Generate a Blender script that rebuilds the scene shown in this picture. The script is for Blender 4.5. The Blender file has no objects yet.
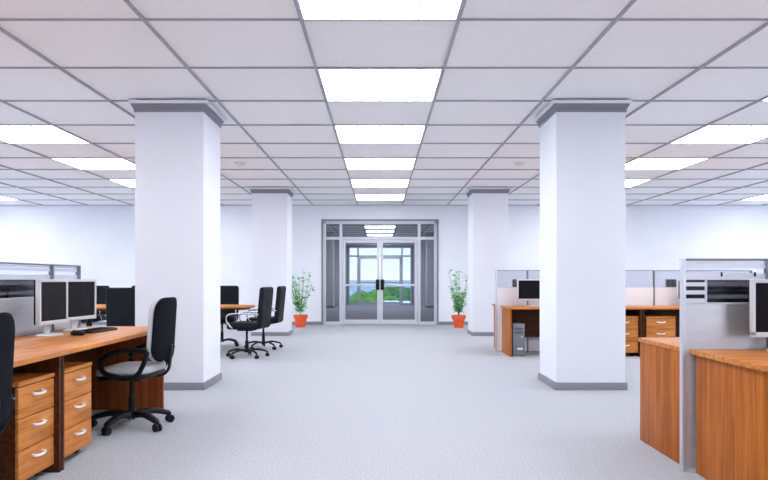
import bpy, bmesh, math, random
from mathutils import Vector, Matrix
random.seed(7)
PI = math.pi
scn = bpy.context.scene
COL = scn.collection

# ------------------------------------------------------------------ materials
def mat(name, color, rough=0.5, metal=0.0, spec=0.5, coat=0.0):
    m = bpy.data.materials.new(name); m.use_nodes = True
    b = m.node_tree.nodes['Principled BSDF']
    b.inputs['Base Color'].default_value = (*color, 1)
    b.inputs['Roughness'].default_value = rough
    b.inputs['Metallic'].default_value = metal
    b.inputs['Specular IOR Level'].default_value = spec
    b.inputs['Coat Weight'].default_value = coat
    return m

def noisy(m, scale, amount, bump=0.0, bscale=None, stretch=(1, 1, 1), dark=None, detail=4, coord='Object'):
    """vary the base colour with noise, optionally bump"""
    nt = m.node_tree; N = nt.nodes; L = nt.links
    b = N['Principled BSDF']
    tc = N.new('ShaderNodeTexCoord'); mp = N.new('ShaderNodeMapping')
    mp.inputs['Scale'].default_value = stretch
    L.new(tc.outputs[coord], mp.inputs['Vector'])
    nz = N.new('ShaderNodeTexNoise'); nz.inputs['Scale'].default_value = scale
    nz.inputs['Detail'].default_value = detail
    L.new(mp.outputs['Vector'], nz.inputs['Vector'])
    cr = N.new('ShaderNodeValToRGB')
    c = b.inputs['Base Color'].default_value[:3]
    d = dark or tuple(x * (1 - amount) for x in c)
    cr.color_ramp.elements[0].position = 0.35; cr.color_ramp.elements[0].color = (*d, 1)
    cr.color_ramp.elements[1].position = 0.62; cr.color_ramp.elements[1].color = (*c, 1)
    L.new(nz.outputs['Fac'], cr.inputs['Fac']); L.new(cr.outputs['Color'], b.inputs['Base Color'])
    if bump:
        n2 = N.new('ShaderNodeTexNoise'); n2.inputs['Scale'].default_value = bscale or scale
        n2.inputs['Detail'].default_value = 3
        L.new(mp.outputs['Vector'], n2.inputs['Vector'])
        bp = N.new('ShaderNodeBump'); bp.inputs['Strength'].default_value = bump
        bp.inputs['Distance'].default_value = 0.01
        L.new(n2.outputs['Fac'], bp.inputs['Height']); L.new(bp.outputs['Normal'], b.inputs['Normal'])
    return m

def wood(name, c1, c2, stretch, rough=0.42):
    m = mat(name, c1, rough, spec=0.14)
    noisy(m, 3.0, 0, stretch=stretch, dark=c2, detail=6)
    cr = [n for n in m.node_tree.nodes if n.bl_idname == 'ShaderNodeValToRGB'][0]
    cr.color_ramp.elements[0].position = 0.40; cr.color_ramp.elements[1].position = 0.58
    [n for n in m.node_tree.nodes if n.bl_idname == 'ShaderNodeTexNoise'][0].inputs['Roughness'].default_value = 0.65
    return m

def emit(name, color, strength):
    m = bpy.data.materials.new(name); m.use_nodes = True
    nt = m.node_tree; nt.nodes.clear()
    e = nt.nodes.new('ShaderNodeEmission'); o = nt.nodes.new('ShaderNodeOutputMaterial')
    e.inputs['Color'].default_value = (*color, 1); e.inputs['Strength'].default_value = strength
    nt.links.new(e.outputs[0], o.inputs['Surface']); return m

def glass(name, tint, gloss=0.06):
    m = bpy.data.materials.new(name); m.use_nodes = True
    nt = m.node_tree; nt.nodes.clear()
    t = nt.nodes.new('ShaderNodeBsdfTransparent'); t.inputs['Color'].default_value = (*tint, 1)
    g = nt.nodes.new('ShaderNodeBsdfGlossy'); g.inputs['Roughness'].default_value = 0.02
    x = nt.nodes.new('ShaderNodeMixShader'); x.inputs['Fac'].default_value = gloss
    o = nt.nodes.new('ShaderNodeOutputMaterial')
    nt.links.new(t.outputs[0], x.inputs[1]); nt.links.new(g.outputs[0], x.inputs[2])
    nt.links.new(x.outputs[0], o.inputs['Surface']); return m

def frosted(name, color, alpha):
    m = bpy.data.materials.new(name); m.use_nodes = True
    nt = m.node_tree; nt.nodes.clear()
    t = nt.nodes.new('ShaderNodeBsdfTransparent')
    d = nt.nodes.new('ShaderNodeBsdfDiffuse'); d.inputs['Color'].default_value = (*color, 1)
    tl = nt.nodes.new('ShaderNodeBsdfTranslucent'); tl.inputs['Color'].default_value = (*color, 1)
    a = nt.nodes.new('ShaderNodeMixShader'); a.inputs['Fac'].default_value = 0.4
    nt.links.new(d.outputs[0], a.inputs[1]); nt.links.new(tl.outputs[0], a.inputs[2])
    x = nt.nodes.new('ShaderNodeMixShader'); x.inputs['Fac'].default_value = alpha
    o = nt.nodes.new('ShaderNodeOutputMaterial')
    nt.links.new(t.outputs[0], x.inputs[1]); nt.links.new(a.outputs[0], x.inputs[2])
    nt.links.new(x.outputs[0], o.inputs['Surface']); return m

M = {}
M['wall'] = noisy(mat('wall_paint', (0.85, 0.865, 0.93), 0.85, spec=0.2), 1.3, 0.03, bump=0.03, bscale=60)
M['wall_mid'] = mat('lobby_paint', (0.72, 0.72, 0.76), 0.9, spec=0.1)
M['column'] = noisy(mat('column_paint', (0.83, 0.845, 0.91), 0.85, spec=0.2), 1.1, 0.03, bump=0.03, bscale=60)
M['cornice'] = mat('grey_cornice', (0.27, 0.27, 0.31), 0.6)
M['skirt'] = mat('grey_skirting', (0.24, 0.24, 0.27), 0.6)
M['tile'] = noisy(mat('mineral_tile', (0.97, 0.95, 0.95), 0.95, spec=0.05), 22, 0.035, bump=0.15, bscale=90)
M['tbar'] = mat('ceiling_bar', (0.40, 0.39, 0.43), 0.6)
M['cream'] = mat('white_plastic', (0.8, 0.8, 0.82), 0.5)
M['lamp'] = emit('lamp_diffuser', (0.95, 0.965, 1.0), 11.5)
M['lampframe'] = mat('lamp_frame', (0.62, 0.64, 0.70), 0.5)
M['alu'] = mat('brushed_aluminium', (0.62, 0.64, 0.70), 0.38, 0.6)
M['aludark'] = mat('dark_aluminium', (0.20, 0.20, 0.23), 0.45, 0.3)
M['alupale'] = mat('door_aluminium', (0.62, 0.64, 0.70), 0.5, 0.0)
M['doorglass'] = glass('tinted_glass', (0.72, 0.735, 0.77), 0.02)
M['paneglass'] = glass('clear_screen_glass', (0.93, 0.94, 0.96), 0.015)
M['greyglass'] = glass('grey_screen_glass', (0.84, 0.85, 0.88), 0.02)
M['frost'] = frosted('frosted_stripe', (0.86, 0.88, 0.94), 0.82)
M['frostthin'] = frosted('light_frosted_stripe', (0.80, 0.84, 0.95), 0.08)
M['panel'] = noisy(mat('satin_metal_panel', (0.60, 0.60, 0.63), 0.33, 0.65), 3, 0.06, stretch=(1, 1, 12))
M['whitepanel'] = mat('white_screen_panel', (0.80, 0.78, 0.81), 0.5)
M['black'] = mat('black_plastic', (0.008, 0.008, 0.010), 0.45, spec=0.2)
M['blackfab'] = noisy(mat('black_fabric', (0.010, 0.011, 0.016), 0.85, spec=0.06), 160, 0.3, bump=0.1)
M['leather'] = mat('black_leather', (0.009, 0.010, 0.014), 0.55, spec=0.12)
M['greyfab'] = noisy(mat('pale_grey_fabric', (0.56, 0.57, 0.60), 0.9, spec=0.15), 140, 0.12, bump=0.15)
M['chrome'] = mat('chrome', (0.55, 0.56, 0.60), 0.2, 1.0)
M['steel'] = mat('handle_metal', (0.88, 0.88, 0.90), 0.3, 0.4)
M['bezel'] = mat('silver_bezel', (0.62, 0.63, 0.67), 0.4, 0.1)
M['screen'] = mat('dark_screen', (0.006, 0.005, 0.008), 0.4, spec=0.12)
M['dark'] = mat('dark_gap', (0.01, 0.008, 0.008), 0.8)
M['tower'] = mat('computer_case', (0.10, 0.105, 0.12), 0.45, 0.3)
M['towerface'] = mat('computer_front', (0.20, 0.21, 0.23), 0.4, 0.4)
M['terracotta'] = noisy(mat('orange_pot', (0.95, 0.12, 0.03), 0.6), 14, 0.15)
M['soil'] = mat('soil', (0.05, 0.03, 0.02), 0.95)
M['leaf'] = noisy(mat('leaf_green', (0.34, 0.72, 0.34), 0.5), 9, 0.6, dark=(0.10, 0.42, 0.13))
M['stem'] = mat('stem', (0.12, 0.16, 0.05), 0.8)
M['crown'] = noisy(mat('tree_crown', (0.16, 0.34, 0.06), 0.9, spec=0.05), 1.6, 0.6, bump=1.0, bscale=2, dark=(0.04, 0.13, 0.03))
M['crowndark'] = noisy(mat('tree_crown_dark', (0.10, 0.24, 0.07), 0.9, spec=0.05), 1.6, 0.6, bump=1.0, bscale=2, dark=(0.03, 0.10, 0.04))
M['trunk'] = mat('trunk', (0.10, 0.07, 0.05), 0.9)
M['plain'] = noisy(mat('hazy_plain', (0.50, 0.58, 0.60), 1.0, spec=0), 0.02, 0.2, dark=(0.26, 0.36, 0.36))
M['house'] = mat('white_render', (0.85, 0.85, 0.82), 0.8)
M['houseroof'] = mat('pale_roof', (0.6, 0.55, 0.5), 0.8)
W1, W2 = (0.62, 0.240, 0.062), (0.43, 0.140, 0.028)
M['wood_x'] = wood('cherry_grain_x', W1, W2, (0.5, 9, 9))
M['wood_y'] = wood('cherry_grain_y', W1, W2, (9, 0.5, 9))
M['wood_z'] = wood('cherry_grain_z', (0.47, 0.142, 0.020), (0.30, 0.078, 0.008), (9, 9, 0.5))
M['edge'] = wood('dark_cherry_shaded', (0.085, 0.024, 0.009), (0.05, 0.014, 0.005), (0.5, 9, 9))  # dark cherry with the under-desk shade put into its colour

M['wood_red_shaded'] = wood('red_cherry_shaded', (0.25, 0.065, 0.018), (0.17, 0.042, 0.010), (9, 9, 0.5))  # left bench end panels: red cherry, darkened partly to carry the shade under the desk
# carpet
cp = mat('carpet', (0.50, 0.515, 0.56), 0.95, spec=0.05)
noisy(cp, 90, 0.0, bump=0.4, bscale=120, dark=(0.34, 0.35, 0.385), detail=3)
M['carpet'] = cp

# ------------------------------------------------------------------ mesh builder
class MB:
    def __init__(s): s.bm = bmesh.new()
    def _take(s, tmp, mtx=None):
        if mtx is not None: bmesh.ops.transform(tmp, matrix=mtx, verts=tmp.verts)
        me = bpy.data.meshes.new('t'); tmp.to_mesh(me); tmp.free()
        s.bm.from_mesh(me); bpy.data.meshes.remove(me); return s
    def box(s, x0, x1, y0, y1, z0, z1, bev=0.0, mtx=None, seg=2):
        t = bmesh.new()
        bmesh.ops.create_cube(t, size=1.0)
        for v in t.verts:
            v.co = Vector(((x0 + x1) / 2 + v.co.x * (x1 - x0), (y0 + y1) / 2 + v.co.y * (y1 - y0), (z0 + z1) / 2 + v.co.z * (z1 - z0)))
        if bev > 0:
            bmesh.ops.bevel(t, geom=t.edges[:], offset=bev, segments=seg, affect='EDGES', profile=0.6)
        return s._take(t, mtx)
    def cyl(s, p0, p1, r0, r1=None, n=16):
        r1 = r0 if r1 is None else r1
        p0, p1 = Vector(p0), Vector(p1); d = p1 - p0
        t = bmesh.new()
        bmesh.ops.create_cone(t, cap_ends=True, segments=n, radius1=r0, radius2=r1, depth=d.length)
        q = d.to_track_quat('Z', 'Y').to_matrix().to_4x4()
        return s._take(t, Matrix.Translation((p0 + p1) / 2) @ q)
    def lathe(s, prof, n=24, mtx=None):
        t = bmesh.new(); rings = []
        for r, z in prof:
            if r < 1e-5: rings.append([t.verts.new((0, 0, z))])
            else: rings.append([t.verts.new((r * math.cos(2 * PI * i / n), r * math.sin(2 * PI * i / n), z)) for i in range(n)])
        for a, b in zip(rings, rings[1:]):
            for i in range(n):
                j = (i + 1) % n
                if len(a) == 1 and len(b) > 1: t.faces.new((a[0], b[j], b[i]))
                elif len(b) == 1 and len(a) > 1: t.faces.new((a[i], a[j], b[0]))
                elif len(a) > 1: t.faces.new((a[i], a[j], b[j], b[i]))
        bmesh.ops.recalc_face_normals(t, faces=t.faces[:])
        return s._take(t, mtx)
    def tube(s, pts, r, n=8, closed=False, flat=1.0, up=(0, 0, 1)):
        """tube along a smoothed path; r number or list"""
        P = smooth(pts, closed); K = len(P)
        R = r if isinstance(r, (list, tuple)) else [r, r]
        t = bmesh.new(); rings = []; up = Vector(up)
        for i, p in enumerate(P):
            a = P[i - 1] if (i > 0 or closed) else P[i]
            b = P[(i + 1) % K] if (i < K - 1 or closed) else P[i]
            d = (b - a).normalized()
            u = up - d * up.dot(d)
            if u.length < 0.05: u = Vector((1, 0, 0)) - d * d.x
            u.normalize(); v = d.cross(u)
            f = i / (K - 1) * (len(R) - 1); k = min(int(f), len(R) - 2); rr = R[k] + (R[k + 1] - R[k]) * (f - k)
            rings.append([t.verts.new(p + u * rr * flat * math.cos(2 * PI * j / n) + v * rr * math.sin(2 * PI * j / n)) for j in range(n)])
        rng = range(K if closed else K - 1)
        for i in rng:
            a, b = rings[i], rings[(i + 1) % K]
            for j in range(n): t.faces.new((a[j], a[(j + 1) % n], b[(j + 1) % n], b[j]))
        if not closed:
            t.faces.new(rings[0]); t.faces.new(rings[-1])
        bmesh.ops.recalc_face_normals(t, faces=t.faces[:])
        return s._take(t)
    def pad(s, w, h, th, r, er, fn=None, n=6, dome=0.0):
        """rounded cushion in XY (w by h), thickness th along Z from 0; fn maps each vertex"""
        t = bmesh.new(); rings = []
        def ring(ins, z):
            rr = max(r - ins, 0.004); W = w / 2 - ins - rr; H = h / 2 - ins - rr; o = []
            for cx, cy, a0 in ((W, H, 0), (-W, H, PI / 2), (-W, -H, PI), (W, -H, 3 * PI / 2)):
                for k in range(n + 1):
                    a = a0 + PI / 2 * k / n
                    o.append(t.verts.new((cx + rr * math.cos(a), cy + rr * math.sin(a), z)))
            return o
        for k in range(5):
            a = PI / 2 * k / 4; rings.append(ring(er * (1 - math.sin(a)), er * (1 - math.cos(a))))
        for k in range(5):
            a = PI / 2 * k / 4; rings.append(ring(er * (1 - math.cos(a)), th - er + er * math.sin(a)))
        for q in range(1, 4): # shrink towards the middle for bend and dome
            rings.append(ring(er + (min(w, h) / 2 - er - 0.01) * q / 4, th + dome * (1 - (1 - q / 4) ** 2)))
        low = [ring(er + (min(w, h) / 2 - er - 0.01) * q / 4, 0) for q in (3, 2, 1)]
        rings = low + rings
        for a, b in zip(rings, rings[1:]):
            K = len(a)
            for i in range(K): t.faces.new((a[i], a[(i + 1) % K], b[(i + 1) % K], b[i]))
        t.faces.new(rings[0]); t.faces.new(rings[-1])
        bmesh.ops.recalc_face_normals(t, faces=t.faces[:])
        if fn:
            for v in t.verts: v.co = Vector(fn(v.co))
        return s._take(t)
    def prism(s, outline, z0, z1, bev=0.0, mtx=None):
        t = bmesh.new(); a = [t.verts.new((x, y, z0)) for x, y in outline]
        f = t.faces.new(a); r = bmesh.ops.extrude_face_region(t, geom=[f])
        for v in [g for g in r['geom'] if isinstance(g, bmesh.types.BMVert)]: v.co.z = z1
        bmesh.ops.recalc_face_normals(t, faces=t.faces[:])
        if bev:
            es = [e for e in t.edges if abs(e.verts[0].co.z - e.verts[1].co.z) < 1e-6]
            bmesh.ops.bevel(t, geom=es, offset=bev, segments=2, affect='EDGES')
        return s._take(t, mtx)
    def build(s, name, m, parent=None, smooth_=True, loc=None):
        me = bpy.data.meshes.new(name)
        s.bm.to_mesh(me); s.bm.free()
        me.materials.append(m)
        if smooth_:
            me.polygons.foreach_set('use_smooth', [True] * len(me.polygons))
            me.set_sharp_from_angle(angle=math.radians(38))
        o = bpy.data.objects.new(name, me); COL.objects.link(o)
        if parent: o.parent = parent
        if loc: o.location = loc
        return o

def smooth(pts, closed=False, sub=5):
    P = [Vector(p) for p in pts]
    if len(P) < 3: return P
    out = []; n = len(P)
    for i in range(n if closed else n - 1):
        p0 = P[i - 1] if (i > 0 or closed) else P[i]; p1 = P[i]; p2 = P[(i + 1) % n]
        p3 = P[(i + 2) % n] if (i + 2 < n or closed) else p2
        for k in range(sub):
            t = k / sub
            out.append(0.5 * ((2 * p1) + (p2 - p0) * t + (2 * p0 - 5 * p1 + 4 * p2 - p3) * t * t + (3 * p1 - p0 - 3 * p2 + p3) * t ** 3))
    if not closed: out.append(P[-1])
    return out

def thing(name, label, cat, loc=(0, 0, 0), rz=0.0, group=None):
    o = bpy.data.objects.new(name, None); COL.objects.link(o)
    o.location = loc; o.rotation_euler = (0, 0, rz); o['label'] = label; o['category'] = cat
    o.empty_display_size = 0.2
    if group: o['group'] = group
    return o
def struct(o): o['kind'] = 'structure'; return o
def stru_empty(name, loc=(0, 0, 0)):
    o = bpy.data.objects.new(name, None); COL.objects.link(o); o.location = loc; o['kind'] = 'structure'; return o
def dup(o, loc=None, rz=None, label=None, group=None, parent=None):
    c = o.copy(); COL.objects.link(c)
    if parent: c.parent = parent
    if loc is not None: c.location = loc
    if rz is not None: c.rotation_euler = (0, 0, rz)
    if label: c['label'] = label
    if group: c['group'] = group
    for ch in KIDS(o): dup(ch, parent=c)
    return c
def KIDS(o): return [x for x in bpy.data.objects if x.parent == o]

# ------------------------------------------------------------------ room shell
CAMZ = 1.18; T = 1.155; CZ = 3.08
Y0 = 5.066                       # a ceiling bar line
YW = Y0 + 11 * T                 # back wall  (17.77)
YL = Y0 + 23 * T                 # lobby end wall (31.63)
YB = Y0 - 8 * T                  # wall behind the camera
XS = 9.5 * T                     # side walls
LW = 3.2                         # lobby half width
struct(MB().box(-XS - .2, XS + .2, YB - .2, YL + .25, -0.15, 0.0).build('floor', M['carpet'], None, False))
struct(MB().box(-XS - .2, XS + .2, YB - .2, YL + .25, CZ + 0.012, CZ + 0.15).build('ceiling', M['tile'], None, False))
WIN = [(YB + .6 + i * 2.35, YB + .6 + i * 2.35 + 2.0) for i in range(9)]
for sx_, nm in ((-1, 'wall_left'), (1, 'wall_right')):
    a_, b_ = sorted((sx_ * XS, sx_ * (XS + .2)))
    q = MB().box(a_, b_, YB, YW, 0, .75).box(a_, b_, YB, YW, 2.8, CZ + .01)
    e_ = [YB] + [v for w_ in WIN for v in w_] + [YW]
    for i in range(0, len(e_), 2): q.box(a_, b_, e_[i], e_[i + 1], .75, 2.8)
    struct(q.build(nm, M['wall'], None, False))
for n_, (sx_, (p_, q_)) in enumerate([(s_, w_) for s_ in (-1, 1) for w_ in WIN]):
    w = stru_empty('window_%d' % (n_ + 3), (sx_ * (XS + .1), (p_ + q_) / 2, .75))
    h_ = (q_ - p_) / 2
    MB().box(-.03, .03, -h_, -h_ + .05, 0, 2.05).box(-.03, .03, h_ - .05, h_, 0, 2.05).box(-.03, .03, -.025, .025, 0, 2.05).box(-.03, .03, -h_, h_, 0, .05).box(-.03, .03, -h_, h_, 2.0, 2.05).build('window_frame', M['alupale'], w)
    MB().box(-.004, .004, -h_ + .05, h_ - .05, .05, 2.0).build('window_pane', M['doorglass'], w, False)
struct(MB().box(-XS - .2, XS + .2, YB - .2, YB, 0, CZ + .01).build('wall_front', M['wall'], None, False))
GX, GZ = 1.48, 2.69              # glazed opening half width and height
wb = MB().box(-XS - .2, -GX, YW, YW + .15, 0, CZ + .01).box(GX, XS + .2, YW, YW + .15, 0, CZ + .01).box(-GX, GX, YW, YW + .15, GZ, CZ + .01)
struct(wb.build('wall_back', M['wall'], None, False))
# lobby
wl = MB().box(-LW, -GX, YL, YL + .15, 0, CZ + .01).box(GX, LW, YL, YL + .15, 0, CZ + .01).box(-GX, GX, YL, YL + .15, GZ, CZ + .01)
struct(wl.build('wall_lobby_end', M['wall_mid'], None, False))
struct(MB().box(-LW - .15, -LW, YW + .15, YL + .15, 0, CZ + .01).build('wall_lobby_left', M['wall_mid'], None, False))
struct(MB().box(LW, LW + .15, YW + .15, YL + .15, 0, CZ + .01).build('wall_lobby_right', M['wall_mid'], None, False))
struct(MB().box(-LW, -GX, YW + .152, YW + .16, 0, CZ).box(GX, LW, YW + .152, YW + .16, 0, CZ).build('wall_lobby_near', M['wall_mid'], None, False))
# skirtings
struct(MB().box(-XS, -GX - .0, YW - .015, YW - .0005, 0, .085, .003).build('baseboard_back_left', M['skirt']))
struct(MB().box(GX, XS, YW - .015, YW - .0005, 0, .085, .003).build('baseboard_back_right', M['skirt']))
struct(MB().box(-XS + .0005, -XS + .015, YB, YW - .02, 0, .085, .003).build('baseboard_left', M['skirt']))
struct(MB().box(XS - .015, XS - .0005, YB, YW - .02, 0, .085, .003).build('baseboard_right', M['skirt']))
# ceiling grid
g = MB()
for i in range(-9, 11):
    x = (i - .5) * T
    g.box(x - .011, x + .011, YB, YW - .002, CZ - .008, CZ + .012)
for k in range(-7, 11):
    y = Y0 + k * T
    g.box(-XS, XS, y - .0055, y + .0055, CZ - .004, CZ + .0118)
struct(g.build('trim_1', M['tbar'], None, False))
g = MB()
for i in range(-1, 3):
    x = (i - .5) * T
    g.box(x - .017, x + .017, YW + .17, YL - .002, CZ - .008, CZ + .012)
for k in range(12, 23):
    y = Y0 + k * T
    g.box(-LW, LW, y - .010, y + .010, CZ - .004, CZ + .0118)
struct(g.build('trim_2', M['tbar'], None, False))
struct(MB().box(-XS, XS, YW - .03, YW - .0005, CZ - .02, CZ + .011).build('trim_3', M['lampframe'], None, False))

# ------------------------------------------------------------------ ceiling lights
def ceiling_light(loc, label, group):
    t = thing('ceiling_light', label, 'ceiling light', loc, 0, group)
    h = T / 2 - .018
    f = MB()
    for s in (-1, 1):
        f.box(s * h - .006, s * h + .006, -h, h, -.004, .011).box(-h, h, s * h - .006, s * h + .006, -.004, .011)
    f.build('frame', M['lampframe'], t, False)
    MB().box(-h + .006, h - .006, -h + .006, h - .006, .003, .010).build('diffuser', M['lamp'], t, False)
    d = MB()
    for q in (-1, 0, 1): d.box(q * h * .5 - .006, q * h * .5 + .006, -h + .006, h - .006, -.001, .0028)
    d.build('divider_rib', M['cream'], t, False)
    return t
ORD = {-1: 'nearest, cut by the top edge', 1: 'second from the top edge', 3: 'third from the top edge', 5: 'fourth from the top edge', 7: 'fifth from the top edge', 9: 'farthest, just before the back wall'}
proto = None
for c, cx in enumerate((0, -4 * T, 4 * T, -8 * T, 8 * T)):
    for k in (-7, -5, -3, -1, 1, 3, 5, 7, 9):
        loc = (cx, Y0 + (k + .5) * T, CZ)
        grp = ['bright square panels in the centre line', 'bright square panels on the left side', 'bright square panels on the right side', 'bright square panels by the left wall', 'bright square panels by the right wall'][c]
        if c == 0 and k >= -1:
            lab = 'bright square ceiling light over the centre aisle, ' + ORD[k]
        elif c == 0:
            lab = 'bright square ceiling light of the centre aisle line, above and behind the viewer'; grp = 'centre panels behind the viewer'
        elif c in (1, 2):
            sd = 'left' if c == 1 else 'right'
            if k in (3, 5, 7):
                lab = {3: 'bright ceiling light %s of the near column, largest of the three there', 5: 'bright ceiling light beside the near %s column, middle of the three there', 7: 'small bright ceiling light beside the near %s column, farthest of the three there'}[k] % sd
            elif k == 1: lab = 'bright ceiling light over the %s desks just touching the picture edge' % sd
            elif k == 9: lab = 'bright ceiling light hidden behind the near %s column' % sd
            else: lab = 'bright ceiling light of the %s desk side, outside the picture' % sd; grp = 'outer panels outside the picture, ' + sd
        else:
            sd = 'left' if c == 3 else 'right'
            if k == 9: lab = 'farthest sliver of ceiling light at the %s picture edge by the back wall' % sd
            else: lab = 'bright ceiling light near the %s wall, outside the picture' % sd; grp = 'wall panels outside the picture, ' + sd
        if proto is None: proto = ceiling_light(loc, lab, grp)
        else: dup(proto, loc, 0, lab, grp)
for n, k in enumerate((13, 17, 19, 21)):
    dup(proto, (0, Y0 + (k + .5) * T, CZ), 0, ['square ceiling light of the lobby hidden above the glazed doors', 'widest of three bright lobby ceiling lights seen through the transom glass', 'middle of three bright lobby ceiling lights seen through the transom glass', 'lowest and narrowest of three lobby ceiling lights seen through the transom'][n], 'lobby ceiling lights behind the glass')

# smoke detectors
for s, sd in ((-1, 'left'), (1, 'right')):
    t = thing('smoke_detector', 'small round white smoke detector on the ceiling behind the near %s column' % sd, 'smoke detector', (s * 2.30, 11.35, CZ + .012), 0, 'smoke detectors')
    MB().lathe([(0, 0), (.09, 0), (.09, -.022), (.075, -.03), (0, -.03)]).build('base', M['cream'], t)
    MB().lathe([(0, -.03), (.045, -.03), (.04, -.05), (0, -.052)]).build('sensor', M['cream'], t)

# ------------------------------------------------------------------ columns
def column(x0, x1, y0, label):
    w = (x1 - x0) / 2; cx = (x0 + x1) / 2; d = .77 / 2
    t = thing('column', label, 'column', (cx, y0 + d, 0), 0, 'square white columns along the aisle')
    MB().box(-w, w, -d, d, 0, CZ - .02, .004).build('shaft', M['column'], t)
    b = MB()
    o = .016
    b.box(-w - o, w + o, -d - o, d + o, 0, .08, .003)
    b.build('skirting', M['skirt'], t)
    c = MB()
    for z0, z1, e in ((CZ - .125, CZ - .09, .010), (CZ - .09, CZ - .065, .02), (CZ - .065, CZ - .04, .032)):
        c.box(-w - e, w + e, -d - e, d + e, z0, z1, .004)
    c.build('cornice', M['cornice'], t)
    MB().box(-w - .055, w + .055, -d - .055, d + .055, CZ - .0395, CZ - .0085, .002).build('top_flange', M['column'], t)
    return t
column(-2.605, -1.875, 7.335, 'large square white column with grey cornice, standing behind the left desks')
column(1.875, 2.61, 7.335, 'large square white column with grey cornice on the right, in front of the far desks')
column(-2.66, -1.92, 14.3, 'smaller distant white column behind the black meeting chairs and left of the doors')
column(1.92, 2.66, 14.3, 'smaller distant white column beside the right plant, right of the doors')
for s, sd in ((-1, 'left'), (1, 'right')):
    for yy in (21.3, 28.2):
        t = thing('column', ('shaded lobby column seen through the %s glass sidelight' % sd) if yy > 25 else ('lobby column hidden behind the back wall on the %s' % sd), 'column', (s * 2.28, yy + .385, 0), 0, 'lobby columns')
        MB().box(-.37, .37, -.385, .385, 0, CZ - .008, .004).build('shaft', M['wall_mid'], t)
        MB().box(-.386, .386, -.4, .4, 0, .08, .003).build('skirting', M['skirt'], t)

# ------------------------------------------------------------------ glazed entrance (frame + two doors), and its twin at the lobby end
def glazing(idx, y, dn):
    fm = M['alupale']
    w = stru_empty('window_%d' % idx, (0, y, 0))
    f = MB(); d0, d1 = -.02, .10
    f.box(-GX, -GX + .085, d0, d1, 0, GZ, .004).box(GX - .085, GX, d0, d1, 0, GZ, .004)
    f.box(-GX, GX, d0, d1, GZ - .09, GZ, .004)
    f.box(-GX + .085, GX - .085, d0, d1, 2.195, 2.265, .004)
    for s in (-1, 1):
        f.box(s * 1.01 - .035, s * 1.01 + .035, d0 - .005, d1, 0, GZ - .09, .004)
        f.box(min(s * 1.045, s * (GX - .085)), max(s * 1.045, s * (GX - .085)), d0, d1, 0, .08, .003)
    f.build('window_frame', fm, w)
    MB().box(-GX - .03, -GX + .02, -.05, -.021, 0, GZ + .03, .003).box(GX - .02, GX + .03, -.05, -.021, 0, GZ + .03, .003).box(-GX + .0, GX - .0, -.05, -.021, GZ - .02, GZ + .03, .003).build('outer_trim', M['cornice'], w)
    for s in (-1, 1):
        a, b = sorted((s * 1.045, s * (GX - .085)))
        MB().box(a, b, .035, .043, .08, 2.195).build('sidelight_pane', M['doorglass'], w, False)
        MB().box(a, b, .035, .043, 2.265, GZ - .09).build('transom_pane', M['doorglass'], w, False)
    MB().box(-.975, .975, .035, .043, 2.265, GZ - .09).build('transom_pane', M['doorglass'], w, False)
    for n, s in enumerate((-1, 1)):
        d = stru_empty('door_%d' % (dn + n), (s * .97, y, 0))
        X = lambda a, b: tuple(sorted((-s * a, -s * b)))   # distance from the hinge towards the middle
        f = MB()
        for a, b in ((0.0, .075), (.895, .966)):
            x = X(a, b); f.box(x[0], x[1], 0, .07, .012, 2.185, .004)
        x = X(.075, .895)
        f.box(x[0], x[1], 0, .07, 2.115, 2.185, .004).box(x[0], x[1], 0, .07, .012, .13, .004)
        f.build('door_frame', fm, d)
        MB().box(x[0], x[1], -.01, .03, 1.0, 1.05, .004).build('push_rail', fm, d)
        MB().box(x[0], x[1], .035, .043, .13, 2.115).build('door_pane', M['doorglass'], d, False)
        hx = X(.862, .958)
        h = MB().box(hx[0], hx[1], -.05, -.025, .90, 1.17, .008)
        for z in (.95, 1.12): h.cyl((sum(hx) / 2, -.03, z), (sum(hx) / 2, .002, z), .012)
        h.build('door_handle', M['black'], d)
glazing(1, YW + .03, 1)
glazing(2, YL + .03, 3)

# ------------------------------------------------------------------ outside
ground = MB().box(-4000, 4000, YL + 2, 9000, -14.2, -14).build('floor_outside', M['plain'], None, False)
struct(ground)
def tree(loc, r, h, m, label):
    t = thing('tree', label, 'tree', loc, random.random() * 6, 'trees outside beyond the far glass')
    MB().tube([(0, 0, 0), (.1, .05, h * .4), (0, 0, h - r * .5)], [.35, .2], 8).build('trunk', M['trunk'], t)
    c = MB()
    for k in range(9):
        a = random.random() * 2 * PI; q = random.random() ** .5 * r * .6
        b = bmesh.new(); bmesh.ops.create_icosphere(b, subdivisions=3, radius=r * random.uniform(.38, .6))
        for v in b.verts: v.co *= 1 + random.uniform(-.09, .09)
        c._take(b, Matrix.Translation((q * math.cos(a), q * math.sin(a), h - r * .6 + random.uniform(-.45, .35) * r)))
    c.build('crown', m, t)
def outx(px, y): return (px - 380) / 690 * y
spots = [(350, 299, 82, 2.6, 0), (357, 297, 91, 2.8, 0), (364, 295, 100, 3.0, 0), (371, 292, 109, 3.3, 0), (379, 291, 118, 3.5, 0), (386, 290, 127, 3.7, 1), (393, 288, 145, 4.0, 1), (400, 289, 136, 3.6, 1), (407, 290, 109, 3.3, 1), (413, 291, 100, 3.0, 1), (362, 300, 61, 1.7, 0), (375, 298.5, 67, 1.9, 0), (385, 298.5, 73, 1.8, 0), (405, 300.5, 64, 1.6, 1)]
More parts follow.
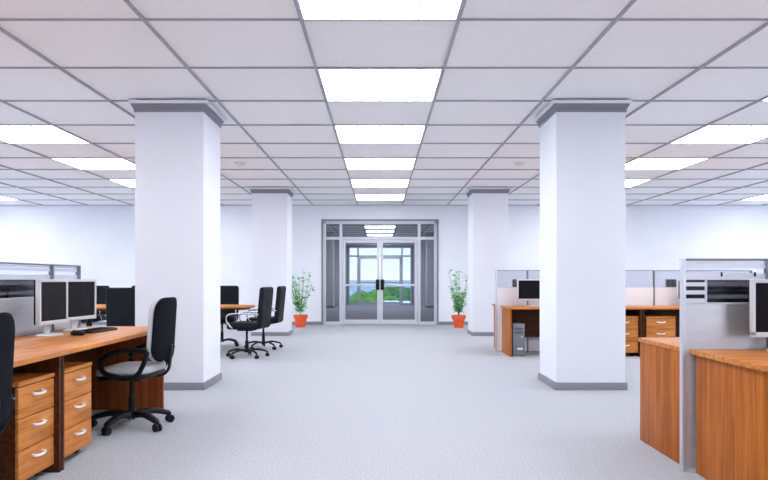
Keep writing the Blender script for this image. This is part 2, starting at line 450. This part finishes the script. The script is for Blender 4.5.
txt = ['bright green tree at the far left foot of the outside view', 'bright green tree second from the left in the outside view', 'bright green tree outside, left half of the glazing', 'bright green tree outside, just left of the door stiles', 'green tree outside, behind the door handles', 'dark green tree outside, just right of the door stiles', 'tallest dark green tree outside, right half of the glazing', 'dark green tree outside above the white house', 'dark green tree outside towards the right mullion', 'dark green tree at the far right of the outside view', 'low light green shrub tree outside, bottom left', 'low light green tree outside beneath the left handle', 'low light green tree outside left of the white house', 'low dark green tree outside at the bottom right']
for (px, py, y, r, k), lb in zip(spots, txt):
    top = CAMZ - (py + 1.5 - 279) / 690 * y
    tree((outx(px, y), y, -14), r, top + 14, M['crowndark' if k else 'crown'], lb)
def house(px, y, w, top, label):
    t = thing('house', label, 'house', (outx(px, y), y, -14), .15, 'houses outside')
    MB().box(-w / 2, w / 2, 0, 1.4, 0, top + 14, .02).build('wall', M['house'], t)
    MB().box(-w / 2 - .06, w / 2 + .06, -.06, 1.46, top + 14, top + 14.2, .03).build('roof', M['house'], t)
    wd = MB()
    for i in range(3):
        wd.box(-w / 2 + w * (i + .5) / 3 - .15, -w / 2 + w * (i + .5) / 3 + .15, -.03, .02, top + 13.2, top + 13.6)
    wd.build('window', M['dark'], t)
house(393.5, 50, .9, CAMZ - 14.2 + 14 - (301.3 - 279) / 690 * 50, 'white flat-roofed building among the trees outside, lower right pane')
house(408, 53, .5, CAMZ - .2 - (301.6 - 279) / 690 * 53, 'small white building outside at the right mullion')
lake = MB().prism([(-30, 0), (-12, -8), (-2, 4), (-6, 22), (-22, 30), (-40, 18)], 0, .02)
lake = lake.build('pond', mat('pale_water', (.75, .85, .95), .3), None)
lake.location = (-2, 560, -13.99); lake['label'] = 'pale bright water patch outside beyond the left trees'; lake['category'] = 'pond'

# ------------------------------------------------------------------ desks (local: x along the width, user side at -y, back at +y = screen side)
DZ = .75
def desk(name, L, Dp, loc, rz, label, group, wm, endm='wood_z', over=(.03, .0), front_in=.03):
    """desktop from x=0..L, y=0 (user edge) .. Dp"""
    t = thing('desk', label, 'desk', loc, rz, group)
    MB().box(0, L, 0, Dp, DZ - .03, DZ, .004).build('desktop', wm, t)
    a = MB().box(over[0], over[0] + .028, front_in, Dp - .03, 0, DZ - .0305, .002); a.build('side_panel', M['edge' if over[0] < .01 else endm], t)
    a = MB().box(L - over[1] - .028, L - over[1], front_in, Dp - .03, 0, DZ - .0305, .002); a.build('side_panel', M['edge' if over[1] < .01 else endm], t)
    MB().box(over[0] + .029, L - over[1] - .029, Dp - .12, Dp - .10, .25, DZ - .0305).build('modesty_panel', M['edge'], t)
    return t
def pedestal(loc, rz, label, group, w=.42):
    """drawer unit: front at y=0 facing -y, x -w/2..w/2"""
    t = thing('drawer_pedestal', label, 'drawer unit', loc, rz, group)
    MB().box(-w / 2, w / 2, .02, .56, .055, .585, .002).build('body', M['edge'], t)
    MB().box(-w / 2, w / 2, -.004, .56, .586, .61, .003).build('top_board', M['wood_x'], t)
    z0 = .052; dh = .1765
    for k in range(3):
        a = z0 + k * dh
        f = MB().box(-w / 2 + .004, w / 2 - .004, 0, .0195, a + .0025, a + dh - .0025, .003).build('drawer', M['wood_x'], t)
        zc = a + dh * .68
        MB().tube([(-.056, .0005, zc + .004), (-.054, -.022, zc), (0, -.030, zc - .004), (.054, -.022, zc), (.056, .0005, zc + .004)], .0085, 8).build('handle', M['steel'], f)
    for x in (-w / 2 + .06, w / 2 - .06):
        for y in (.08, .50):
            MB().cyl((x - .012, y, .0225), (x + .012, y, .0225), .0225).box(x - .02, x + .02, y - .02, y + .02, .043, .055).build('caster', M['black'], t)
    return t
# left near pair: user edge faces +x ; local x -> world +y, local y -> world -x : rotation +90
XL = -1.90
YE = 4.24
desk('a', 2.03, .82, (XL, YE - 2.035, 0), PI / 2, 'nearest cherry wood desk at the lower left, behind the cropped black chair', 'cherry desks of the left bench', M['wood_x'], 'wood_red_shaded', over=(.03, .003), front_in=.055)
desk('b', 2.03, .82, (XL, YE + .005, 0), PI / 2, 'cherry wood desk at left carrying the keyboard, mouse and two monitors', 'cherry desks of the left bench', M['wood_x'], 'wood_red_shaded', over=(.003, .03), front_in=.055)
pedestal((-1.985, YE - .245, 0), PI / 2, 'cherry drawer unit at the lower left, nearest the camera', 'drawer units under the left desks')
pedestal((-1.985, YE + .30, 0), PI / 2, 'cherry drawer unit at left, just beside the grey task chair', 'drawer units under the left desks')
# other side of the left bench
XP = -2.80
desk('c', 2.03, .82, (XP - .90, YE + 2.035, 0), -PI / 2, 'cherry desk hidden on the far side of the left screen, farther one', 'cherry desks behind the left screen', M['wood_x'])
desk('d', 2.03, .82, (XP - .90, YE - .005, 0), -PI / 2, 'cherry desk hidden on the far side of the left screen, nearer one', 'cherry desks behind the left screen', M['wood_x'])

# right near group : screen plane y=4.23
YN = 4.25; XR = 1.897
desk('e', 2.03, .80, (XR, YN - .025 - .80, 0), 0, 'nearest cherry desk at the lower right corner, in front of the glass screen', 'cherry desks of the near right bench', M['wood_x'], over=(.025, .003), front_in=.02)
desk('f', 2.03, .80, (XR + 2.03, YN + .03 + .80, 0), PI, 'cherry desk at right directly behind the near glass screen, its end panel facing the aisle', 'cherry desks of the near right bench', M['wood_x'], over=(.003, .01), front_in=.02)
# right far group
YF = 11.2; XF = 1.945
desk('g', 2.03, .74, (XF, YF - .03 - .74, 0), 0, 'far right cherry desk with the computer tower beneath, left part beside the aisle', 'cherry desks of the far right bench', M['wood_x'], over=(.025, .003), front_in=.02)
desk('h', 2.03, .74, (XF + 2.035, YF - .03 - .74, 0), 0, 'far right cherry desk right of the near column, with the right drawer unit', 'cherry desks of the far right bench', M['wood_x'], over=(.003, .025), front_in=.02)
desk('i', 2.03, .74, (XF + 2.03, YF + .03 + .74, 0), PI, 'cherry desk behind the far screen, a thin end panel showing at the aisle', 'cherry desks of the far right bench', M['wood_x'], over=(.003, .025), front_in=.02)
desk('j', 2.03, .74, (XF + 4.065, YF + .03 + .74, 0), PI, 'cherry desk hidden behind the right part of the far screen', 'cherry desks of the far right bench', M['wood_x'], over=(.025, .003), front_in=.02)
pedestal((XF + 2.03 - .25, 10.50, 0), 0, 'far cherry drawer unit partly hidden by the near right column', 'drawer units under the far right desks')
pedestal((XF + 2.04 + .29, 10.50, 0), 0, 'far cherry drawer unit fully visible between column and near screen', 'drawer units under the far right desks', .45)

# ------------------------------------------------------------------ screens (local x along, thickness y, base at z 0)
def screen(segs, loc, rz, label, group, stripe, panelm, top=1.306, mid=1.03, post=.024):
    t = thing('desk_screen', label, 'partition screen', loc, rz, group)
    for i, x in enumerate(segs):
        z1 = top if i in (0, len(segs) - 1) else top
        MB().box(x - post / 2, x + post / 2, -.02, .02, 0, z1, .003).build('post', M['alu' if (i == 0 and rz == 0) else 'aludark'], t)
    a, b = segs[0], segs[-1]
    MB().box(a + post / 2, b - post / 2, -.016, .016, top - .014, top, .003).build('top_rail', M['aludark'], t)
    MB().box(a + post / 2, b - post / 2, -.010, .010, mid - .006, mid + .006, .002).build('middle_rail', M['alu'], t)
    for i, (p, q) in enumerate(zip(segs, segs[1:])):
        p += post / 2; q -= post / 2
        MB().box(p, q, -.012, .012, .015, mid - .006, .002).build('lower_panel', panelm, t)
        gp = MB().box(p, q, -.003, .003, mid + .006, top - .014).build('glass_pane', M['paneglass' if stripe == 'bands' else 'greyglass'], t, False)
        s = MB(); th = MB()
        if stripe == 'bands':
            for z0, z1 in ((1.245, 1.270), (1.275, 1.288)):
                s.box(p + .001, q - .001, -.0045, -.0035, z0, z1)
            e = min(p + .13, q - .001)
            for z0, z1 in ((1.035, 1.060), (1.085, 1.110), (1.135, 1.160), (1.178, 1.215)):
                (s if z0 > 1.17 else s).box(p + .001, e if (i == 0 and z0 < 1.17) else (p + .002 if z0 < 1.17 else q - .001), -.0045, -.0035, z0, z1)
            for z0, z1 in ((1.06, 1.085), (1.135, 1.165)):
                th.box(p + .001 if i else e, q - .001, -.0045, -.0035, z0, z1)
            if i == 0:
                MB().box(e - .004, e + .004, -.008, .008, mid + .006, 1.178).build('glass_clamp', M['alu'], t)
        else:
            z = mid + .02
            while z < top - .03:
                th.box(p + .001, q - .001, -.0045, -.0035, z, z + .028); z += .034
        if len(s.bm.verts): s.build('frosted_stripe', M['frost'], t, False)
        if len(th.bm.verts): th.build('faint_stripe', M['frostthin'], t, False)
    return t
s1 = screen([0, .52, 2.57, 4.12], (1.865, YN, 0), 0, 'near right desk screen with silver post, striped glass top and satin metal panel', 'desk screens', 'bands', M['panel'])
# small clips on its middle stripe
for x in (.235, .44):
    MB().box(x - .004, x + .004, -.014, .0, 1.195, 1.222, .001).build('glass_clip', M['black'], s1)
screen([0, .52, 2.57, 4.12], (XP, 6.40, 0), -PI / 2, 'left desk screen with aluminium rails and striped glass, behind the two monitors', 'desk screens', 'bands', M['panel'])
screen([0, .51, 2.56, 4.14], (1.885, YF, 0), 0, 'distant right desk screen with grey glass top and pale panel, beside the aisle', 'desk screens', 'lines', M['whitepanel'], top=1.322, mid=1.045)

# ------------------------------------------------------------------ monitors (screen faces -y, base centre at origin)
def monitor(loc, rz, label, group, W=.47, bot=.088, H=.34, tilt=0.0):
    t = thing('monitor', label, 'monitor', loc, rz, group)
    fr = MB()
    b = .021
    fr.box(-W / 2, W / 2, -.022, .012, bot, bot + b + .008, .004).box(-W / 2, W / 2, -.022, .012, bot + H - b, bot + H, .004)
    fr.box(-W / 2, -W / 2 + b, -.022, .012, bot + .01, bot + H - .01, .004).box(W / 2 - b, W / 2, -.022, .012, bot + .01, bot + H - .01, .004)
    fr.build('bezel', M['bezel'], t)
    MB().box(-W / 2 + b - .003, W / 2 - b + .003, -.014, .004, bot + b, bot + H - b + .003).build('screen_panel', M['screen'], t, False)
    MB().box(-W / 2 + .004, W / 2 - .004, .012, .030, bot + .004, bot + H - .004, .008).box(-W / 2 + .09, W / 2 - .09, .028, .055, bot + .07, bot + H - .07, .012).build('back_cover', M['black'], t)
    MB().box(-.035, .035, .030, .052, .012, bot + .12, .006).build('neck', M['bezel'], t)
    MB().lathe([(0, 0), (.118, 0), (.12, .006), (.112, .012), (.04, .016), (0, .016)], 28, Matrix.Translation((0, .02, 0)) @ Matrix.Scale(.78, 4, (0, 1, 0))).build('foot', M['bezel'], t)
    return t
m1 = monitor((-2.49, 5.235, DZ), PI / 2 - .06, 'left of the two silver-framed monitors on the left desk', 'monitors on the left desk', W=.405)
monitor((-2.535, 5.79, DZ), PI / 2 - .17, 'right of the two silver-framed monitors on the left desk, above mouse and keyboard', 'monitors on the left desk', W=.475)
monitor((-3.12, 5.91, DZ), -PI / 2, 'dark monitor back seen through the striped glass of the left screen', 'monitors behind the left screen', W=.60)
monitor((-3.12, 5.30, DZ), -PI / 2, 'monitor back behind the left screen, just outside the left picture edge', 'monitors behind the left screen')
monitor((2.425, 4.08, DZ), 0, 'silver-framed monitor cut by the right picture edge, on the nearest right desk', 'monitors of the near right bench')
monitor((2.235, 4.42, DZ), PI, 'monitor seen from behind through the glass of the near right screen', 'monitors of the near right bench', W=.58)
monitor((2.40, 10.90, DZ), 0, 'small distant monitor on the far desk left of the near right column', 'monitors of the far right bench')
monitor((4.92, 10.90, DZ), 0, 'distant monitor just peeking out left of the near glass screen post', 'monitors of the far right bench')
monitor((2.44, 11.52, DZ), PI, 'dark monitor back behind the far glass, at the left monitor', 'monitors behind the far screen')
monitor((5.00, 11.52, DZ), PI, 'dark monitor back behind the far glass, left of the near screen post', 'monitors behind the far screen')

# keyboard and mouse
t = thing('keyboard', 'black keyboard on the left desk in front of the right monitor', 'keyboard', (-2.33, 5.66, DZ), PI / 2 - .08)
MB().box(-.225, .225, -.08, .08, 0, .016, .005).build('case', M['black'], t)
kk = MB()
for r in range(5):
    for c in range(15):
        kk.box(-.21 + c * .028, -.21 + c * .028 + .024, -.065 + r * .027, -.065 + r * .027 + .023, .0162, .022, .002, seg=1)
kk.build('keys', M['blackfab'], t, False)
t = thing('computer_mouse', 'black computer mouse on the left desk beside the keyboard', 'computer mouse', (-2.30, 5.25, DZ), PI / 2)
MB().pad(.062, .105, .034, .03, .016, dome=.006).build('shell', M['black'], t)
MB().cyl((-.004, .03, .036), (.004, .03, .036), .008).build('wheel', M['tower'], t)

# computer tower
t = thing('computer_tower', 'grey computer tower standing under the far right desk beside the aisle', 'computer tower', (2.115, 10.52, 0), 0)
MB().box(-.09, .09, .012, .45, .012, .50, .004).build('case', M['tower'], t)
MB().box(-.09, .09, 0, .012, .012, .50, .003).build('front_panel', M['towerface'], t)
MB().box(-.065, .065, -.003, .0, .40, .44, .001).box(-.065, .065, -.003, 0, .345, .385, .001).build('drive_slot', M['tower'], t)
MB().box(-.02, .06, -.003, 0, .10, .13, .001).build('badge', M['cream'], t)
MB().cyl((.05, -.005, .30), (.05, 0, .30), .01).build('power_button', M['cream'], t)
f = MB()
for x in (-.07, .07):
    for y in (.04, .41): f.cyl((x, y, 0), (x, y, .0125), .014)
f.build('foot', M['black'], t)

# ------------------------------------------------------------------ chairs (face +y)
def star_base(t, R, m, colm, seat_z, hub=.11, caster_r=.028, rot=0.0, thin=1.0):
    MB().cyl((0, 0, .075), (0, 0, .13), .04, .032, 20).cyl((0, 0, .13), (0, 0, .25), .026, .026, 20).cyl((0, 0, .25), (0, 0, seat_z), .017, .017, 16).build('gas_column', colm, t)
    for k in range(5):
        a = rot + 2 * PI * k / 5; c, s = math.cos(a), math.sin(a)
        l = MB().tube([(c * .02, s * .02, .10), (c * R * .5, s * R * .5, .105 + .01), (c * R * .92, s * R * .92, .085), (c * R, s * R, .066)], [.028 * thin, .024 * thin, .020 * thin, .014 * thin], 8, flat=.75).build('leg', m, t)
        p = Vector((c * R, s * R, 0)); q = Vector((-s, c, 0))
        w = MB()
        for e in (-1, 1): w.cyl(p + q * e * .008 + Vector((0, 0, caster_r)), p + q * e * .024 + Vector((0, 0, caster_r)), caster_r, n=18)
        w.cyl(p + q * -.010 + Vector((0, 0, caster_r)), p + q * .010 + Vector((0, 0, caster_r)), .010)
        w.cyl(p + Vector((0, 0, caster_r)), p + Vector((0, 0, .078)), .009, n=8)
        w.build('caster', M['black'], l)

def task_chair(loc, rz, label):
    t = thing('task_chair', label, 'office chair', loc, rz, 'grey and black task chairs')
    star_base(t, .31, M['black'], M['black'], .41, rot=.42, thin=1.45, caster_r=.032)
    # seat: shell and cushion, front at +y
    def seatfn(v):
        z = v.z - .02 * max(0, (abs(v.y - 0) / .22)) ** 2 * (1 if v.y > 0 else -.6)
        return (v.x, v.y, z)
    MB().pad(.46, .45, .035, .12, .015, lambda v: (v.x, v.y, .405 + seatfn(v)[2])).build('seat_shell', M['black'], t)
    MB().pad(.47, .46, .065, .13, .030, lambda v: (v.x, v.y, .436 + seatfn(v)[2]), dome=.012).build('seat', M['greyfab'], t)
    # back: local z up, curved in x, reclined
    H = .50; zb = .535
    def bk(off):
        def f(v):  # v.x across, v.y up, v.z thickness (0 = rear)
            u = (v.y + H / 2) / H
            y = -.275 - .028 * u - .02 * math.sin(u * PI) * 0 + .05 * (v.x / .21) ** 2 * .6 - .02 * (u - .35) ** 2
            return (v.x * (1 - .06 * u), y + off + v.z, zb + v.y + H / 2)
        return f
    MB().pad(.42, H, .042, .11, .02, bk(-.022)).build('backrest', M['blackfab'], t)
    MB().pad(.41, H - .01, .044, .11, .022, bk(.018), dome=.01).build('back_cushion', M['greyfab'], t)
    MB().tube([(0, .02, .415), (0, -.20, .41), (0, -.29, .45), (0, -.315, .55), (0, -.325, .66)], [.026, .024, .022, .02], 8, flat=.5, up=(0, 1, .3)).build('back_bar', M['black'], t)
    MB().box(-.09, .09, -.1, .1, .375, .405, .01).cyl((.06, .03, .39), (.27, .04, .39), .007).build('mechanism', M['black'], t)
    for s in (-1, 1):
        x = s * .265
        MB().tube([(x, -.235, .63), (x, -.10, .638), (x, .04, .615), (x, .125, .55), (x * .99, .10, .465), (x * .95, -.03, .425), (x * .95, -.14, .44), (x, -.205, .53), (x, -.235, .63)], .0165, 8, flat=1.25).cyl((x * .5, -.05, .40), (x * .95, -.05, .425), .014).build('armrest', M['black'], t)
    return t
task_chair((-1.978, 5.50, 0), math.radians(86), 'grey and black task chair with looped arms pulled up to the left desk')
task_chair((-1.945, 2.93, 0), math.radians(88), 'black-backed task chair cropped by the left picture edge, nearest the camera')

def exec_chair_parts(t):
    star_base(t, .31, M['black'], M['black'], .43, rot=.2, thin=.9)
    MB().pad(.50, .50, .10, .08, .035, lambda v: (v.x, v.y, .43 + v.z - .10 * v.y * 0), dome=.015).build('seat', M['leather'], t)
    H = .62
    def f(v):
        u = (v.y + H / 2) / H
        return (v.x * (.98 + .04 * math.sin(u * PI)), -.235 - .06 * u + .035 * math.cos(u * PI * 2) * .4 + v.z - .07, .44 + v.y + H / 2)
    MB().pad(.49, H, .075, .05, .028, f, dome=.008).build('backrest', M['leather'], t)
    g = MB()
    for u in (.33, .62):
        z = .44 + H * u
        g.tube([(-.235, -.235 - .06 * u + .014 * math.cos(u * PI * 2) + .009, z), (.235, -.235 - .06 * u + .014 * math.cos(u * PI * 2) + .009, z)], .005, 6)
    g.build('back_seam', M['black'], t)
    MB().box(-.1, .1, -.12, .12, .40, .432, .01).build('mechanism', M['black'], t)
    for s in (-1, 1):
        x = s * .275
        MB().tube([(x * .8, .12, .455), (x, .15, .47), (x, .215, .56), (x, .20, .64), (x, .10, .665), (x, -.08, .665), (x, -.22, .66), (x * .93, -.27, .655)], .009, 8, flat=1.3).build('armrest', M['chrome'], t)
GRP = 'black high-backed chairs around the meeting table'
ec = thing('meeting_chair', 'nearest black meeting chair right of the table end, chrome arm showing', 'office chair', (-2.01, 10.42, 0), math.radians(81), GRP)
exec_chair_parts(ec)
for x, y, r, lb in ((-1.98, 11.72, 87, 'black meeting chair right behind the nearest one, its back overlapped'),
                    (-2.78, 12.15, 182, 'black meeting chair facing out behind the right table end, beside the near column'),
                    (-3.61, 9.98, 2, 'wide black chair back seen over the left desk, nearest to the left of the column'),
                    (-4.32, 12.35, 180, 'black chair back half hidden behind the wide one left of the column'),
                    (-5.20, 12.35, 180, 'narrow black chair back visible just right of the two monitors')):
    dup(ec, (x, y, 0), math.radians(r), lb, GRP)

# meeting table
t = thing('meeting_table', 'long oval cherry meeting table among the black chairs behind the left column', 'table', (-3.85, 11.15, 0), 0)
out = []
for k in range(64):
    a = 2 * PI * k / 64; c, s = math.cos(a), math.sin(a)
    out.append((1.82 * math.copysign(abs(c) ** .8, c), .66 * math.copysign(abs(s) ** .8, s)))
MB().prism(out, .722, .75, .004).build('tabletop', M['wood_x'], t)
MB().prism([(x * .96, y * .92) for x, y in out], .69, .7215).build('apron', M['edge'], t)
for s in (-1, 1):
    MB().lathe([(0, 0), (.30, 0), (.30, .012), (.06, .03), (.045, .05), (.045, .64), (.12, .69), (0, .69)], 28, Matrix.Translation((s * .85, 0, 0))).build('leg', M['black'], t)

# ------------------------------------------------------------------ plants
def plant(loc, label, seed):
    rnd = random.Random(seed)
    t = thing('potted_plant', label, 'potted plant', loc, 0, 'potted plants beside the doors')
    MB().lathe([(0, 0), (.115, 0), (.15, .21), (.172, .212), (.178, .30), (.162, .30), (.155, .25), (0, .25)], 28).build('pot', M['terracotta'], t)
    MB().lathe([(0, .262), (.154, .262), (.154, .252), (0, .252)], 20).build('soil', M['soil'], t)
    st = MB(); lf = MB()
    def leaf(p, yaw, pitch, L):
        b = bmesh.new()
        mid = [b.verts.new((L * u, 0, -.25 * L * u * u)) for u in (0, .35, .7, 1)]
        lft = [b.verts.new((L * u, L * w, -.25 * L * u * u + .05 * L)) for u, w in ((.35, .32), (.7, .25))]
        rgt = [b.verts.new((L * u, -L * w, -.25 * L * u * u + .05 * L)) for u, w in ((.35, .32), (.7, .25))]
        for S in (lft, rgt):
            b.faces.new((mid[0], mid[1], S[0])); b.faces.new((mid[1], mid[2], S[1], S[0])); b.faces.new((mid[2], mid[3], S[1]))
        lf._take(b, Matrix.Translation(p) @ Matrix.Rotation(yaw, 4, 'Z') @ Matrix.Rotation(-pitch, 4, 'Y'))
    for k in range(15):
        a = rnd.random() * 2 * PI; top = rnd.uniform(.72, 1.22) ; sp = rnd.uniform(.08, .36)
        if k < 3: top = 1.30 + .05 * k; sp = .24; a = (0.2, 2.9, 1.4)[k]
        P = [Vector((0, 0, .255)), Vector((.03 * math.cos(a), .03 * math.sin(a), .42)), Vector((sp * .6 * math.cos(a), sp * .6 * math.sin(a), .3 + (top - .3) * .55)), Vector((sp * math.cos(a), sp * math.sin(a), top))]
        st.tube(P, [.008, .003], 5)
        Q = smooth(P)
        for q in Q[5:]:
            for _ in range(2):
                if rnd.random() < (.8 if k >= 3 else .7):
                    leaf(q + Vector((rnd.uniform(-.03, .03), rnd.uniform(-.03, .03), rnd.uniform(-.03, .03))), rnd.random() * 2 * PI, rnd.uniform(-.4, .8), rnd.uniform(.095, .15))
    st.build('stem', M['stem'], t); lf.build('foliage', M['leaf'], t, False)
plant((-1.95, 16.95, 0), 'green leafy plant in an orange pot left of the glass doors', 3)
plant((1.91, 16.75, 0), 'green leafy plant in an orange pot right of the glass doors', 8)

# ------------------------------------------------------------------ world, sun, camera
w = bpy.data.worlds.new('World'); scn.world = w; w.use_nodes = True
nt = w.node_tree; N = nt.nodes; L = nt.links
bg = N['Background']
tc = N.new('ShaderNodeTexCoord'); sx = N.new('ShaderNodeSeparateXYZ'); cr = N.new('ShaderNodeValToRGB')
L.new(tc.outputs['Generated'], sx.inputs[0]); L.new(sx.outputs['Z'], cr.inputs['Fac'])
cr.color_ramp.elements[0].position = 0.0; cr.color_ramp.elements[0].color = (.90, .95, 1.0, 1)
cr.color_ramp.elements[1].position = .5; cr.color_ramp.elements[1].color = (.35, .60, 1.0, 1)
e = cr.color_ramp.elements.new(.03); e.color = (.78, .89, .97, 1)
e = cr.color_ramp.elements.new(.065); e.color = (.90, .95, 1.0, 1)
L.new(cr.outputs['Color'], bg.inputs['Color']); bg.inputs['Strength'].default_value = 4.1
sd = bpy.data.lights.new('sun', 'SUN'); sd.energy = 7; sd.angle = .02; sd.color = (1, .95, .85)
so = bpy.data.objects.new('sun', sd); COL.objects.link(so); so.rotation_euler = (math.radians(38), 0, math.radians(-25))

cd = bpy.data.cameras.new('camera'); co = bpy.data.objects.new('camera', cd); COL.objects.link(co)
co.location = (0, 0, CAMZ); co.rotation_euler = (PI / 2, 0, 0)
cd.sensor_width = 36; cd.lens = 690 / 768 * 36
cd.shift_x = 4 / 768; cd.shift_y = 39 / 768
cd.clip_end = 12000
scn.camera = co
vs = scn.view_settings
vs.view_transform = 'Standard'; vs.look = 'None'; vs.gamma = 1; vs.use_curve_mapping = False
vs.exposure = 0.0
